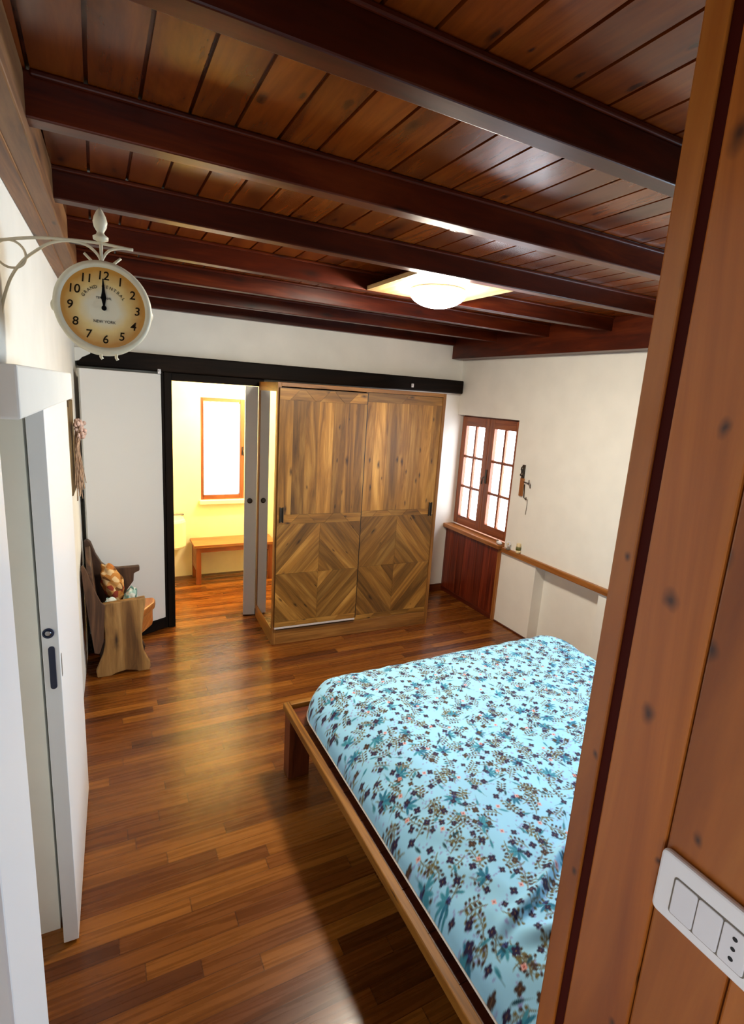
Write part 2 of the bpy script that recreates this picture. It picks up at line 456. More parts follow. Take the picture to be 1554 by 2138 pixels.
# bathroom beyond the doorway
mb = MB()
mb.box((.30, 5.92, 0), (.985, 6.05, 2.6)); mb.box((1.455, 5.92, 0), (2.1, 6.05, 2.6)); mb.box((.985, 5.92, 0), (1.455, 6.05, .862)); mb.box((.985, 5.92, 1.965), (1.455, 6.05, 2.6))
struct('wall_bathroom_back', mb, M['bath_wall'], label='pale yellow bathroom wall behind the doorway')
mb = MB(); mb.box((.2, YB + .12, 0), (.32, 6.05, 2.6)); struct('wall_bathroom_left', mb, M['bath_wall'])
mb = MB(); mb.box((2.0, YB + .12, 0), (2.12, 6.05, 2.6)); struct('wall_bathroom_right', mb, M['bath_wall'])
mb = MB(); mb.box((.2, YB + .10, 2.5), (2.12, 6.05, 2.6)); struct('ceiling_bathroom', mb, M['bath_wall'])

# doorway frame (black, left side and head)
mb = MB(); mb.box((.487, 4.60, 0), (.545, 4.80, 2.17), 'z'); mb.box((.545, 4.62, 2.108), (1.30, 4.80, 2.17), 'x')
struct('trim_3', mb, M['dark_beam'], bevel=.004, label='black timber frame of the bathroom doorway')

# ------------------------------------------------------------------ beams
fronts = [(.972, 'nearest ceiling joist, crossing the very top of the photo'),
          (1.560, 'second ceiling joist from the camera, meeting the partition at its upper part'),
          (2.155, 'third ceiling joist from the camera, just in front of the round lamp'),
          (2.745, 'ceiling joist directly behind the round lit lamp'),
          (3.345, 'third ceiling joist counted from the back wall'),
          (3.985, 'ceiling joist next to the one on the back wall'),
          (4.62, 'last ceiling joist, lying against the back wall')]
for i, (yf, lab) in enumerate(fronts):
    mb = MB(); mb.box((-.135, yf, ZJ), (3.28, yf + .056, ZC), 'x', random.random())
    o = obj('ceiling_joist', mb, M['joist'], bevel=.004)
    mb = MB(); mb.box((-.1, yf - .012, ZC - .014), (3.26, yf - .0005, ZC - .0005), 'x', .8); part('cover_strip', mb, M['joist'], o, .004)
    tag(o, 'dark red-brown ' + lab, 'ceiling beam', 'ceiling joists')
mb = MB(); mb.box((.05, -4.4, 2.605), (.105, 2.76, ZC), 'y', .35); mb.box((0, -4.4, 2.60), (.053, 2.76, ZC), 'y', .75)
tag(onleft(obj('wall_beam', mb, M['beam_left'], bevel=.004)), 'brown timber beam along the top of the left wall', 'ceiling beam')
mb = MB(); mb.box((3.26, 2.2, 2.51), (3.46, 4.66, ZC), 'y', .55); mb.box((3.262, -2.1, 2.518), (3.46, 2.2, ZC), 'y', .8)
tag(obj('wall_beam', mb, M['joist'], bevel=.004), 'thick dark red-brown beam along the top of the right wall', 'ceiling beam')
mb = MB()
for a, b in ((-.12, 3.385),):
    N = 14
    for i in range(N):
        pass
mb.box((-.115, 4.585, 2.170), (3.385, YB + .01, 2.300), 'x', .5)
tag(obj('lintel_beam', mb, M['dark_beam'], bevel=.010), 'blackened timber beam across the back wall above the wardrobe', 'beam')
for x, z, lab in ((2.769, 2.215, 'tiny white catch on the black beam above the wardrobe right door'), (.452, 2.170, 'tiny white catch at the top right corner of the white panel')):
    o = empty('catch', (x, 4.585, z), lab, 'catch')
    mb = MB(); mb.box((-.012, -.008, -.018), (.012, .002, .018)); part('catch_plate', mb, M['plastic'], o, .003)
    mb = MB(); mb.lathe([(.007, .006), (.007, .016), (.004, .019)], (0, 0, .004), 'y', 12); part('catch_knob', mb, M['plastic'], o)

# ------------------------------------------------------------------ ceiling lamp and its board
mb = MB()
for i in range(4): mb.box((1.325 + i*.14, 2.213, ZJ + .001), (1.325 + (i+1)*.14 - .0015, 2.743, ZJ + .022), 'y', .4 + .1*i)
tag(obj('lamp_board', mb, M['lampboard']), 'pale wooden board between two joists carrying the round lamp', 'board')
LC = (1.59, 2.45, ZJ)
o = empty('ceiling_lamp', LC, 'lit round opal glass lamp on the wooden ceiling', 'ceiling lamp')
mb = MB(); mb.lathe([(.140, 0), (.143, -.006), (.141, -.012), (.130, -.013)], (0,0,0), 'z', 48); part('lamp_rim', mb, M['steel'], o)
mb = MB(); mb.lathe([(.147*math.cos(a), -.012 - .079*math.sin(a)) for a in [i*PI/2/12 for i in range(12)]] + [(.004, -.091)], (0,0,0), 'z', 48); part('glass_shade', mb, M['lamp'], o)

# ------------------------------------------------------------------ windows
def window(name, x, ys, zs, label):
    """casement in the right wall: two sashes of 2 x 3 panes, the room lies on -x"""
    y0, y1 = ys; z0, z1 = zs
    w = empty(name, (x, y0, z0), None, None); w['kind'] = 'structure'; w['label'] = label
    D = Vector((x, y0, z0))
    W = y1 - y0; H = z1 - z0
    mb = MB(); f = .03
    mb.box((.02, 0, 0), (.045, f, H)); mb.box((.02, W-f, 0), (.045, W, H)); mb.box((.02, f, 0), (.045, W-f, f)); mb.box((.02, f, H-f), (.045, W-f, H))
    part('window_frame', mb, M['win'], w, .003)
    for s in (0, 1):
        a = .012 + s*(W/2 - .012); b = a + W/2 - .014
        st = .072; bt = .105
        mb = MB()
        mb.box((-.008, a, .012), (.035, a+st, H-.012), 'z', .6); mb.box((-.008, b-st, .012), (.035, b, H-.012), 'z', .4)
        mb.box((-.008, a+st, .012), (.035, b-st, bt), 'y'); mb.box((-.008, a+st, H-.012-bt*.9), (.035, b-st, H-.012), 'y')
        ya, yb = a+st, b-st; za, zb = bt, H-.012-bt*.9
        bar = .026
        yc = (ya+yb)/2
        mb.box((.0, yc-bar/2, za), (.028, yc+bar/2, zb), 'z')
        for k in (1, 2):
            zz = za + (zb-za)*k/3
            mb.box((.001, ya, zz-bar/2), (.027, yb, zz+bar/2), 'y')
        s_o = part('sash', mb, M['win'], w, .003)
        mb = MB(); mb.box((.012, ya, za), (.016, yb, zb)); part('pane', mb, M['glass'], s_o)
    return w, W, H
w1, W, H = window('window_1', 3.485, (3.745, YB - .004), (.78, 1.955), 'red-brown casement window with twelve panes in the right corner')
mb = MB()
yc = W/2 - .02
mb.box((-.014, yc-.014, H*.50-.07), (-.008, yc+.014, H*.50+.07)); mb.lathe([(.011, .008), (.011, .03), (.008, .034)], (-.02, yc, H*.5), 'x', 12)
mb.tube([(-.03, yc, H*.5), (-.045, yc+.01, H*.5-.02), (-.045, yc+.015, H*.5-.075)], .007, 8)
part('window_handle', mb, M['chrome'], w1)
w2, _, _ = window('window_2', XR + .1, (W2[0], W2[1]), (W2[2], W2[3]), 'window above the bed head')

# bathroom window: one sash with lace curtain
w = empty('window_3', (.985, 5.93, .862), None, None); w['kind'] = 'structure'; w['label'] = 'bright bathroom window in a red-brown frame'
WW, HH = .47, 1.103
mb = MB(); f = .05
mb.box((0, -.012, 0), (f*.6, .06, HH)); mb.box((WW-f, -.012, 0), (WW, .06, HH)); mb.box((f*.6, -.012, 0), (WW-f, .06, f)); mb.box((f*.6, -.012, HH-f), (WW-f, .06, HH))
part('window_frame', mb, M['win'], w, .003)
mb = MB(); mb.box((f*.6, .03, f), (WW-f, .034, HH-f)); part('pane', mb, M['glass'], w)
mb = MB(); mb.box((WW-.028, -.022, HH*.45), (WW-.012, -.012, HH*.45+.09)); mb.tube([(WW-.02, -.02, HH*.5), (WW-.02, -.045, HH*.5), (WW-.02, -.045, HH*.5-.06)], .006, 8); part('window_handle', mb, M['chrome'], w)
mb = MB(); mb.box((-.02, -.06, -.05), (WW+.03, -.001, -.003)); part('window_sill', mb, M['bath_wall'], w, .006)
# curtain (own thing, hangs on the frame)
mb = MB(); nx, nz = 60, 40; g = []
for i in range(nx+1):
    u = i/nx; col = []
    for k in range(nz+1):
        v = k/nz
        bot = .055 + .022*abs(math.sin(u*PI*3))
        zz = .862 + bot + (1.103 - .035 - bot)*v
        col.append(Vector((1.012 + u*.375, 5.906 + .005*math.sin(u*44)*(1-.3*v), zz)))
    g.append(col)
for i in range(nx):
    for k in range(nz):
        mb.face([g[i][k], g[i+1][k], g[i+1][k+1], g[i][k+1]], [(0,0)]*4, smooth=True)
cu = obj('lace_curtain', mb, M['lace']); so = cu.modifiers.new('thick', 'SOLIDIFY'); so.thickness = .0008
tag(cu, 'white lace half curtain with scalloped hem on the bathroom window', 'curtain')

for nm, lo, hi, yy in (('window_4', (W3[0], W3[2]), (W3[1], W3[3]), -2.26),):
    o = empty(nm, (lo[0], yy, lo[1]), None, None); o['kind'] = 'structure'; o['label'] = 'window behind the camera'
    w_, h_ = hi[0]-lo[0], hi[1]-lo[1]; mb = MB()
    mb.box((0, 0, 0), (.05, .05, h_)); mb.box((w_-.05, 0, 0), (w_, .05, h_)); mb.box((.05, 0, 0), (w_-.05, .05, .05)); mb.box((.05, 0, h_-.05), (w_-.05, .05, h_)); mb.box((w_/2-.02, 0, .05), (w_/2+.02, .05, h_-.05))
    part('window_frame', mb, M['win'], o, .003)
# ------------------------------------------------------------------ sill, ledge, wood panel under the window
mb = MB(); mb.box((3.355, 3.752, .735), (3.487, YB - .003, .778), 'y')
tag(obj('window_ledge', mb, M['sill'], bevel=.006), 'reddish wooden window ledge under the casement window in the corner', 'ledge')
mb = MB(); mb.box((3.392, -1.0, .712), (XR + .002, 3.748, .762), 'y')
tag(obj('wall_ledge', mb, M['sill'], bevel=.004), 'long thin wooden ledge along the right wall above the niche', 'ledge')
o = empty('under_window_panel', (3.40, 4.2, 0), 'red-brown boarded wooden panel below the corner window', 'wood panel')
mb = MB(); y = 3.80
i = 0
while y < YB - .01:
    y2 = min(y + .105, YB - .005)
    mb.box((0, y - 4.2, .05), (.019, y2 - 4.2 - .003, .734), 'z', (.5, .75, .3, .6, .85, .4)[i % 6]); y = y2; i += 1
part('boards', mb, M['redpanel'], o, .002)
mb = MB(); mb.box((-.004, 3.765 - 4.2, 0), (.019, 3.797 - 4.2, .734), 'z', .5); part('edge_strip', mb, M['sill'], o, .002)
mb = MB(); mb.box((-.004, 3.797 - 4.2, 0), (.019, YB - .005 - 4.2, .048), 'y', .2); part('plinth', mb, M['redpanel'], o, .002)

# ------------------------------------------------------------------ baseboards
mb = MB(); mb.box((2.80, YB - .014, 0), (3.40, YB, .07), 'x'); struct('baseboard_back', mb, M['bed_leg'])
mb = MB(); mb.box((XR - .012, 3.315, 0), (XR, 3.76, .012), 'y'); struct('baseboard_right', mb, M['bed_leg'])

# ------------------------------------------------------------------ wardrobe
WA = math.radians(-2.2)
wd = empty('wardrobe', (1.226, 3.98, 0), 'large wooden sliding-door wardrobe with diamond marquetry doors', 'wardrobe', WA)
WW, WD, WH = 1.50, .615, 2.147
mb = MB()
mb.box((0, 0, 0), (.03, .045, WH), 'z', .45); mb.box((0, WD-.045, 0), (.03, WD, WH), 'z', .45)       # left side frame round the mirror
mb.box((0, .045, 0), (.03, WD-.045, .13), 'y', .5); mb.box((0, .045, WH-.07), (.03, WD-.045, WH), 'y', .5)
mb.box((.012, .045, .13), (.03, WD-.045, WH-.07), 'z', .2)
mb.box((WW-.03, 0, 0), (WW, WD, WH), 'z', .35)
mb.box((.03, 0, 0), (WW-.03, WD, .125), 'x', .45); mb.box((.03, 0, WH-.03), (WW-.03, WD, WH), 'x', .55)
mb.box((.03, WD-.02, .125), (WW-.03, WD, WH-.03), 'z', .3)
part('carcass', mb, M['wardrobe_frame'], wd, .002)
mb = MB(); mb.box((.004, .045, .13), (.012, WD-.045, WH-.07)); part('mirror', mb, M['mirror'], wd, label='tall mirror on the wardrobe side')

def clip(poly, f):
    """keep the half plane f(x, y) >= 0"""
    out = []
    for i in range(len(poly)):
        a, b = poly[i], poly[(i+1) % len(poly)]; fa, fb = f(*a), f(*b)
        if fa >= 0: out.append(a)
        if (fa >= 0) != (fb >= 0):
            s = fa/(fa-fb); out.append((a[0]+(b[0]-a[0])*s, a[1]+(b[1]-a[1])*s))
    return out
def door(x0, x1, z0, z1, yf, left):
    w = x1 - x0; rr = random.Random(3 if left else 9)
    mb = MB(); th = .008
    def piece(poly, ud, tone):
        # shrink a hair so that joints show
        if len(poly) < 3: return
        cx = sum(p[0] for p in poly)/len(poly); cz = sum(p[1] for p in poly)/len(poly)
        q = []
        for p in poly:
            d = math.hypot(p[0]-cx, p[1]-cz) or 1
            s = 1 - .0012/d
            q.append((cx+(p[0]-cx)*s, cz+(p[1]-cz)*s))
        random.seed(rr.random())
        mb.prism([(p[0], yf, p[1]) for p in q], (0, th, 0), (ud[0], 0, ud[1]), tone)
    mb.box((x0, yf + .004, z0), (x1, yf + .026, z1), 'z', .05)
    if left: mb.box((x1 - .001, yf + .001, z0), (x1 + .006, yf + .026, z1), 'z', -.38)  # near-black strip stands in for the shaded gap between the doors
    zb = z0 + .045; zt = z1 - .005
    zmid0, zmid1 = (1.045, 1.122) if left else (1.075, 1.125)
    ztop = zt - .085 if left else zt - .07
    # upper planks
    n = 7; cuts = [0]
    ws = [.15, .14, .15, .17, .13, .13, .13] if left else [.13, .17, .16, .14, .13, .15, .12]
    tones = [.55, .22, .45, .85, .40, .62, .48] if left else [.82, .95, .48, .78, .60, .85, .72]
    xx = x0
    sw = sum(ws)
    for i in range(n):
        wi = w*ws[i]/sw
        piece([(xx, zmid1), (xx+wi, zmid1), (xx+wi, ztop), (xx, ztop)], (0, 1), tones[i]); xx += wi
    # bands: row of pieces cut on the slant
    def band(a, b, m, base):
        xs = [x0 + w*i/m for i in range(m+1)]; h = b - a
        for i in range(m):
            s = .5*min(h, w/m)*(1 if i % 2 else -1)
            xl = xs[i] + (0 if i == 0 else -s); xl2 = xs[i] + (0 if i == 0 else s)
            xr = xs[i+1] + (0 if i == m-1 else s); xr2 = xs[i+1] + (0 if i == m-1 else -s)
            piece([(xl, a), (xr, a), (xr2, b), (xl2, b)], (1, 0), base + rr.uniform(-.28, .28))
    if left: band(ztop, zt, 6, .55)
    else: band(ztop, zt, 2, .5)
    band(zmid0, zmid1, 5, .6)
    band(z0, zb, 4, .4)
    # concentric diamond
    cx = (x0+x1)/2; cz = (zb+zmid0)/2; A = w/2; B = (zmid0-zb)/2
    ring = [0, .36, .70, 1.0, 1.36, 1.68, 2.0]
    for qx, qz in ((1,1), (-1,1), (-1,-1), (1,-1)):
        for i in range(len(ring)-1):
            r0, r1 = ring[i], ring[i+1]
            poly = [(0,0), (2,0), (2,2), (0,2)]
            poly = clip(poly, lambda x, y: x + y - r0); poly = clip(poly, lambda x, y: r1 - x - y)
            poly = clip(poly, lambda x, y: 1 - x); poly = clip(poly, lambda x, y: 1 - y)
            if len(poly) < 3: continue
            tone = (.46, .30, .50, .32, .44, .28)[i] + rr.uniform(-.16, .16)
            piece([(cx + qx*A*x, cz + qz*B*y) for x, y in poly], (qx*A, -qz*B), tone)
    o = part('sliding_door', mb, M['wardrobe'], wd)
    mb = MB(); hx = x0 + .035 if left else x1 - .035
    for s in (-.012, .012): mb.box((hx+s-.004, yf-.012, 1.06), (hx+s+.004, yf+.004, 1.185))
    mb.box((hx-.016, yf-.001, 1.065), (hx+.016, yf+.004, 1.18))
    part('door_handle', mb, M['chrome'], o, .002)
    return o
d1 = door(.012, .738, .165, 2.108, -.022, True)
mb = MB(); mb.box((.012, -.026, .148), (.735, -.004, .163)); part('metal_rail', mb, M['alu'], d1, .002, label='bright metal bottom rail')
d2 = door(.738, 1.468, .128, 2.116, .006, False)

# ------------------------------------------------------------------ white sliding panel (left of the doorway), black stile and bottom rail
pa = empty('hinged_panel', (.485, 4.628, 0), 'white panel with black stile and bottom rail, left of the bathroom doorway', 'door panel', math.atan2(4.33-4.628, -.10-.485))
LP = .655
mb = MB(); mb.box((0, -.012, .10), (LP, .012, 2.150)); part('panel', mb, M['panel_white'], pa, .002)
mb = MB(); mb.box((-.004, -.018, 0), (.03, .018, 2.165), 'z'); part('stile', mb, M['dark_beam'], pa, .003)
mb = MB(); mb.box((.03, -.018, .005), (LP, .018, .098), 'x'); part('bottom_rail', mb, M['dark_beam'], pa, .003)

# white door edge in the doorway
o = empty('door_2', (1.188, 4.64, 0), None, None, -math.atan2(1.178, 4.64)); o['kind'] = 'structure'; o['label'] = 'white bathroom door seen on its edge beside the wardrobe'
mb = MB(); mb.box((-.042, 0, .008), (.066, .30, 2.106)); part('door_leaf', mb, M['panel_white'], o, .002)
mb = MB(); mb.lathe([(.024, 0), (.024, .004), (.012, .005)], (.006, 0, 1.102), 'y', 20); part('door_lock', mb, M['chrome'], o)

# ------------------------------------------------------------------ left sliding door with its rail box
o = onleft(empty('door_1', (0,0,0), None, None)); o['kind'] = 'structure'; o['label'] = 'white sliding door leaf with round lock and recessed pull on the left'
mb = MB(); mb.box((.018, -.01, .012), (.067, .84, 2.0)); part('door_leaf', mb, M['white_paint'], o, .002)
mb = MB(); mb.lathe([(.017, .0), (.017, .004), (.011, .004), (.011, .001)], (.038, -.01, 1.262), 'y', 24); part('lock_ring', mb, M['navy'], o)
mb = MB(); mb.lathe([(.009, .0), (.009, .005), (.006, .006)], (.038, -.01, 1.262), 'y', 20); part('lock_pin', mb, M['steel'], o)
mb = MB()
pts = []
for i in range(17): a = PI*i/16; pts.append((.044 + .0095*math.cos(a), 1.205 + .0095*math.sin(a)))
for i in range(17): a = PI + PI*i/16; pts.append((.044 + .0095*math.cos(a), 1.070 + .0095*math.sin(a)))
mb.prism([(p[0], -.0125, p[1]) for p in pts], (0, .0035, 0)); part('recessed_pull', mb, M['navy'], o)
mb = MB(); mb.box((.066, .012, 1.09), (.0685, .026, 1.17)); part('flush_plate', mb, M['gap'], o, .001)
mb = MB(); mb.box((.0, -.95, 2.014), (.137, .105, 2.094))
onleft(tag(obj('rail_box', mb, M['wall'], bevel=.004), 'white box covering the sliding door rail on the left wall', 'rail cover'))

# ------------------------------------------------------------------ bed
bed = empty('platform_bed', (1.8, 1.5, 0), 'low wooden platform bed with a light slab edge and block legs', 'bed')
BX0, BX1, BY0, BY1 = .843, 2.86, .40, 2.50
B0 = Vector((1.8, 1.5, 0))
mb = MB()
n = 16; ys = [BY0 + (BY1-BY0)*i/n for i in range(n+1)]
mb.box((BX0, BY0, .378), (BX0+.034, BY1, .42), 'y', .75)
mb.box((BX0+.034, BY0, .378), (BX1, BY0+.034, .42), 'x', .6); mb.box((BX0+.034, BY1-.034, .378), (BX1, BY1, .42), 'x', .6)
part('rim', mb, M['bed'], bed, .004, B0)
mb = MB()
for i in range(12): mb.box((BX0+.034, BY0+.034+i*(BY1-BY0-.068)/12, .37), (BX1, BY0+.034+(i+1)*(BY1-BY0-.068)/12-.002, .392), 'x', .15+.05*(i % 3))  # sunk boards in a darker tone, colouring in the duvet's shade on the slab
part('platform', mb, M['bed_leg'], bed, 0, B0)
for (x, y) in ((BX0+.012, 2.41), (BX0+.012, BY0+.02), (BX1-.13, 2.412), (BX1-.13, BY0+.02)):
    mb = MB(); mb.box((x, y, 0), (x+.12, y+.085, .377), 'z', .5); part('leg', mb, M['bed_leg'], bed, .003, B0)
mb = MB(); mb.box((1.02, BY0+.16, .393), (2.66, 2.36, .50)); part('mattress', mb, M['mattress'], bed, .03, B0)

def make_duvet():
    x0, x1, y0, y1 = .908, 2.80, .45, 2.475
    h = .0032
    nx, ny = int((x1-x0)/h), int((y1-y0)/h)
    U, V = np.meshgrid(np.linspace(x0, x1, nx), np.linspace(y0, y1, ny), indexing='ij')
    # colour print
    base = np.array(s2l((150, 207, 236)))
    C = np.empty((nx, ny, 3)); C[:] = base
    n = sum(np.sin(U*a + V*b + c)*d for a, b, c, d in ((9,4,1,.5),(-5,11,2,.5),(17,-13,.3,.3)))
    C *= (1 + .04*n)[..., None]
    SM = .78
    def stamp(cx, cy, ang, a, b, col, off=0.0, alpha=1.0, taper=0):
        a *= SM; b *= SM; off *= SM
        c, s = math.cos(ang), math.sin(ang)
        cx += c*off; cy += s*off
        r = max(a, b) + h
        i0 = max(0, int((cx-r-x0)/h)); i1 = min(nx, int((cx+r-x0)/h)+2); j0 = max(0, int((cy-r-y0)/h)); j1 = min(ny, int((cy+r-y0)/h)+2)
        if i0 >= i1 or j0 >= j1: return
        dx = U[i0:i1, j0:j1]-cx; dy = V[i0:i1, j0:j1]-cy
        p = dx*c + dy*s; q = -dx*s + dy*c
        bb = b*(1 + taper*p/a) if taper else b
        m = 1 - np.sqrt((p/a)**2 + (q/np.maximum(bb, 1e-4))**2)
        al = np.clip(m*min(a, b)/(h*.8) + .5, 0, 1)*alpha
        C[i0:i1, j0:j1] = C[i0:i1, j0:j1]*(1-al[..., None]) + np.array(col)*al[..., None]
    r = random.Random(4)
    area = (x1-x0)*(y1-y0)
    def spots(dens, dmin):
        pts = []; cells = {}
        tries = 0; N = int(dens*area)
        while len(pts) < N and tries < N*30:
            tries += 1
            p = (r.uniform(x0, x1), r.uniform(y0, y1)); k = (int(p[0]/dmin), int(p[1]/dmin))
            if any((q[0]-p[0])**2+(q[1]-p[1])**2 < dmin*dmin for a in (-1,0,1) for b in (-1,0,1) for q in cells.get((k[0]+a, k[1]+b), ())): continue
            cells.setdefault(k, []).append(p); pts.append(p)
        return pts
    teal = s2l((28, 108, 138)); teal2 = s2l((56, 138, 160)); dk = s2l((20, 66, 78)); pur = s2l((34, 20, 58)); olive = s2l((104, 94, 50)); brn = s2l((62, 42, 30)); pink = s2l((226, 160, 150)); lil = s2l((140, 140, 196)); blu = s2l((52, 70, 130))
    def line(pts, w, col, alpha=.9):
        for (a, b) in zip(pts[:-1], pts[1:]):
            L = math.hypot(b[0]-a[0], b[1]-a[1])
            stamp((a[0]+b[0])/2, (a[1]+b[1])/2, math.atan2(b[1]-a[1], b[0]-a[0]), (L/2+w)/SM, w/SM, col, alpha=alpha)
    for (x, y) in spots(230, .04):      # faint lilac sprays
        for k in range(r.randint(4, 8)):
            stamp(x+r.gauss(0,.018), y+r.gauss(0,.018), r.uniform(0,6.3), .006, .004, lil, alpha=.75)
    for (x, y) in spots(230, .04):      # olive sprigs with brown buds
        a = r.uniform(0, 6.28); pts = [(x, y)]
        for k in range(9):
            a += r.uniform(-.3, .35); pts.append((pts[-1][0]+.007*math.cos(a), pts[-1][1]+.007*math.sin(a)))
        line(pts, .0018, olive, .85)
        for k in range(2, 10):
            s = 1 if k % 2 else -1; an = a + s*1.1
            px, py = pts[k]
            q = (px+.011*math.cos(an), py+.011*math.sin(an)); line([(px,py), q], .0014, olive, .8)
            stamp(q[0], q[1], an, .0075, .0055, brn if r.random() < .55 else olive, off=.004)
    for (x, y) in spots(48, .09):      # teal leaf fans with a violet heart
        a0 = r.uniform(0, 6.28)
        for k in range(r.randint(5, 6)):
            an = a0 + (k-2.5)*.62 + r.uniform(-.12,.12); L = r.uniform(.018, .026)
            stamp(x, y, an, L, .0068, teal if r.random() < .6 else teal2, off=L+.004)
        for k in range(4):
            stamp(x, y, a0+PI+(k-1.5)*.55, .0085, .0045, blu if k % 2 else pur, off=.010)
        stamp(x, y, 0, .006, .006, pur)
    for (x, y) in spots(140, .045):      # single leaves
        an = r.uniform(0, 6.28); stamp(x, y, an, r.uniform(.014, .024), .0058, dk if r.random() < .45 else teal2)
        line([(x-.03*math.cos(an), y-.03*math.sin(an)), (x, y)], .0012, dk, .7)
    for (x, y) in spots(250, .038):     # four-petalled dark flowers
        a0 = r.uniform(0, 6.28); L = r.uniform(.0074, .0102); c = pur if r.random() < .75 else brn
        for k in range(4): stamp(x, y, a0+k*PI/2, L, L*.82, c, off=L*.95)
        stamp(x, y, 0, .0025, .0025, s2l((120, 90, 60)))
    for (x, y) in spots(44, .08):      # pink buds
        for k in range(4): stamp(x, y, k*1.57+.4, .006, .005, pink, off=.006, alpha=.85)
        stamp(x, y, 0, .004, .004, s2l((150, 60, 60)))
    # shape
    cr = .22
    def sd(U, V):      # inside distance to a rounded rectangle
        qx = np.abs(U-(x0+x1)/2)-((x1-x0)/2-cr); qy = np.abs(V-(y0+y1)/2)-((y1-y0)/2-cr)
        return -(np.sqrt(np.maximum(qx,0)**2+np.maximum(qy,0)**2)+np.minimum(np.maximum(qx,qy),0)-cr)
    X = U.copy(); Y = V.copy()
    for _ in range(6):     # bring the four sharp corners back onto the rounded outline
        d = sd(X, Y); gx = (sd(X+1e-4, Y)-d)/1e-4; gy = (sd(X, Y+1e-4)-d)/1e-4
        m = np.minimum(d, 0); X -= gx*m; Y -= gy*m
    d = np.maximum(sd(X, Y), 0)
    wl = .13 + .17*np.clip((y1-Y)/.55, 0, 1)     # steeper drop on the far side
    s = np.clip(d/wl, 0, 1)
    prof = np.sqrt(np.maximum(0, 1-(1-s)**2.1))
    Z = .4225 + .18*prof
    wob = sum(np.sin(X*a+Y*b+c)*k for a, b, c, k in ((7,3,.5,.004),(-4,9,1.7,.004),(14,-6,2.2,.0022),(21,17,.4,.0012),(-23,12,1.0,.001)))
    Z += wob*s
    # puckers along the border
    Z += .004*np.sin((X+Y)*34+3*np.sin(X*5))*np.clip(1-np.abs(s-.35)/.35, 0, 1)*(s > 0)
    # a pulled fold across the cloth near the camera
    def fold(ax, ay, bx, by, w, amp):
        L = math.hypot(bx-ax, by-ay); ux, uy = (bx-ax)/L, (by-ay)/L
        t_ = (X-ax)*ux+(Y-ay)*uy; n_ = -(X-ax)*uy+(Y-ay)*ux + .012*np.sin(t_*14)
        return amp*np.exp(-(n_/w)**2)*np.exp(-((t_-L/2)/(L*.55))**4)
    Z += fold(1.05, .93, 1.55, 1.06, .018, .022) - fold(1.03, .90, 1.5, 1.02, .016, .016) + fold(1.08, .86, 1.35, .80, .02, .02) - fold(1.06, .835, 1.36, .76, .02, .014)
    verts = np.stack([X, Y, Z], -1).reshape(-1, 3)
    idx = np.arange(nx*ny).reshape(nx, ny)
    q = np.stack([idx[:-1,:-1], idx[1:,:-1], idx[1:,1:], idx[:-1,1:]], -1).reshape(-1, 4)
    me = bpy.data.meshes.new('duvet')
    me.vertices.add(len(verts)); me.vertices.foreach_set('co', verts.ravel())
    me.loops.add(q.size); me.loops.foreach_set('vertex_index', q.ravel().astype(np.int32))
    me.polygons.add(len(q)); me.polygons.foreach_set('loop_start', np.arange(0, q.size, 4, dtype=np.int32)); me.polygons.foreach_set('use_smooth', np.ones(len(q), bool))
    me.update(calc_edges=True)
    ca = me.color_attributes.new('col', 'FLOAT_COLOR', 'POINT')
    rgba = np.ones((nx*ny, 4), np.float32); rgba[:, :3] = np.clip(C.reshape(-1, 3), 0, 1)
    ca.data.foreach_set('color', rgba.ravel())
    me.materials.append(M['duvet'])
    o = bpy.data.objects.new('duvet', me); COL.objects.link(o)
    tag(o, 'light blue duvet printed with small flowers lying on the platform bed', 'duvet')
    # pale piping along the border
    mb = MB(); path = []
    def arc(cx, cy, a0, a1, k=10): return [(cx+cr*math.cos(a0+(a1-a0)*i/k), cy+cr*math.sin(a0+(a1-a0)*i/k), .4265) for i in range(k+1)]
    path += arc(x1-cr, y1-cr, 0, PI/2) + arc(x0+cr, y1-cr, PI/2, PI) + arc(x0+cr, y0+cr, PI, 1.5*PI) + arc(x1-cr, y0+cr, 1.5*PI, 2*PI)
    mb.tube(path, .0045, 8, closed=True)
    part('piping', mb, M['white_cloth'], o)
make_duvet()

# ------------------------------------------------------------------ light switch on the partition
sw = empty('light_switch', (X0, .24, 1.545), 'white wall plate with two rocker switches and a socket on the pine partition', 'switch')
def rrect(cy, cz, w, h, r, x, k=6):
    pts = []
    for sy, sz, a0 in ((1,1,0), (-1,1,PI/2), (-1,-1,PI), (1,-1,1.5*PI)):
        for i in range(k+1):
            a = a0 + PI/2*i/k; pts.append((x, cy+sy*(w/2-r)+r*math.cos(a), cz+sz*(h/2-r)+r*math.sin(a)))
    return pts
mb = MB(); mb.prism(rrect(-.001, 0, .120, .084, .008, 0), (-.009, 0, 0)); part('plate', mb, M['plastic'], sw, .003)
mb = MB(); mb.prism(rrect(-.003, -.0045, .084, .049, .004, -.0088), (-.0006, 0, 0)); part('shadow_gap', mb, M['gap'], sw)
for i, nm in enumerate(('rocker', 'rocker', 'socket')):
    cy = .024 - i*.0272
    mb = MB(); mb.prism(rrect(cy, -.0045, .0262, .0462, .003, -.0088), (-.0022, 0, 0)); so_ = part(nm, mb, M['plastic_in'], sw, .0012)
    if nm == 'socket':
        for dz, r in ((.0125, .0026), (0, .0024), (-.0125, .0026)):
            mb = MB(); mb.lathe([(r, -.0113), (r, -.0108)], (0, cy, -.0045+dz), 'x', 14); part('pin_hole', mb, M['black'], so_)

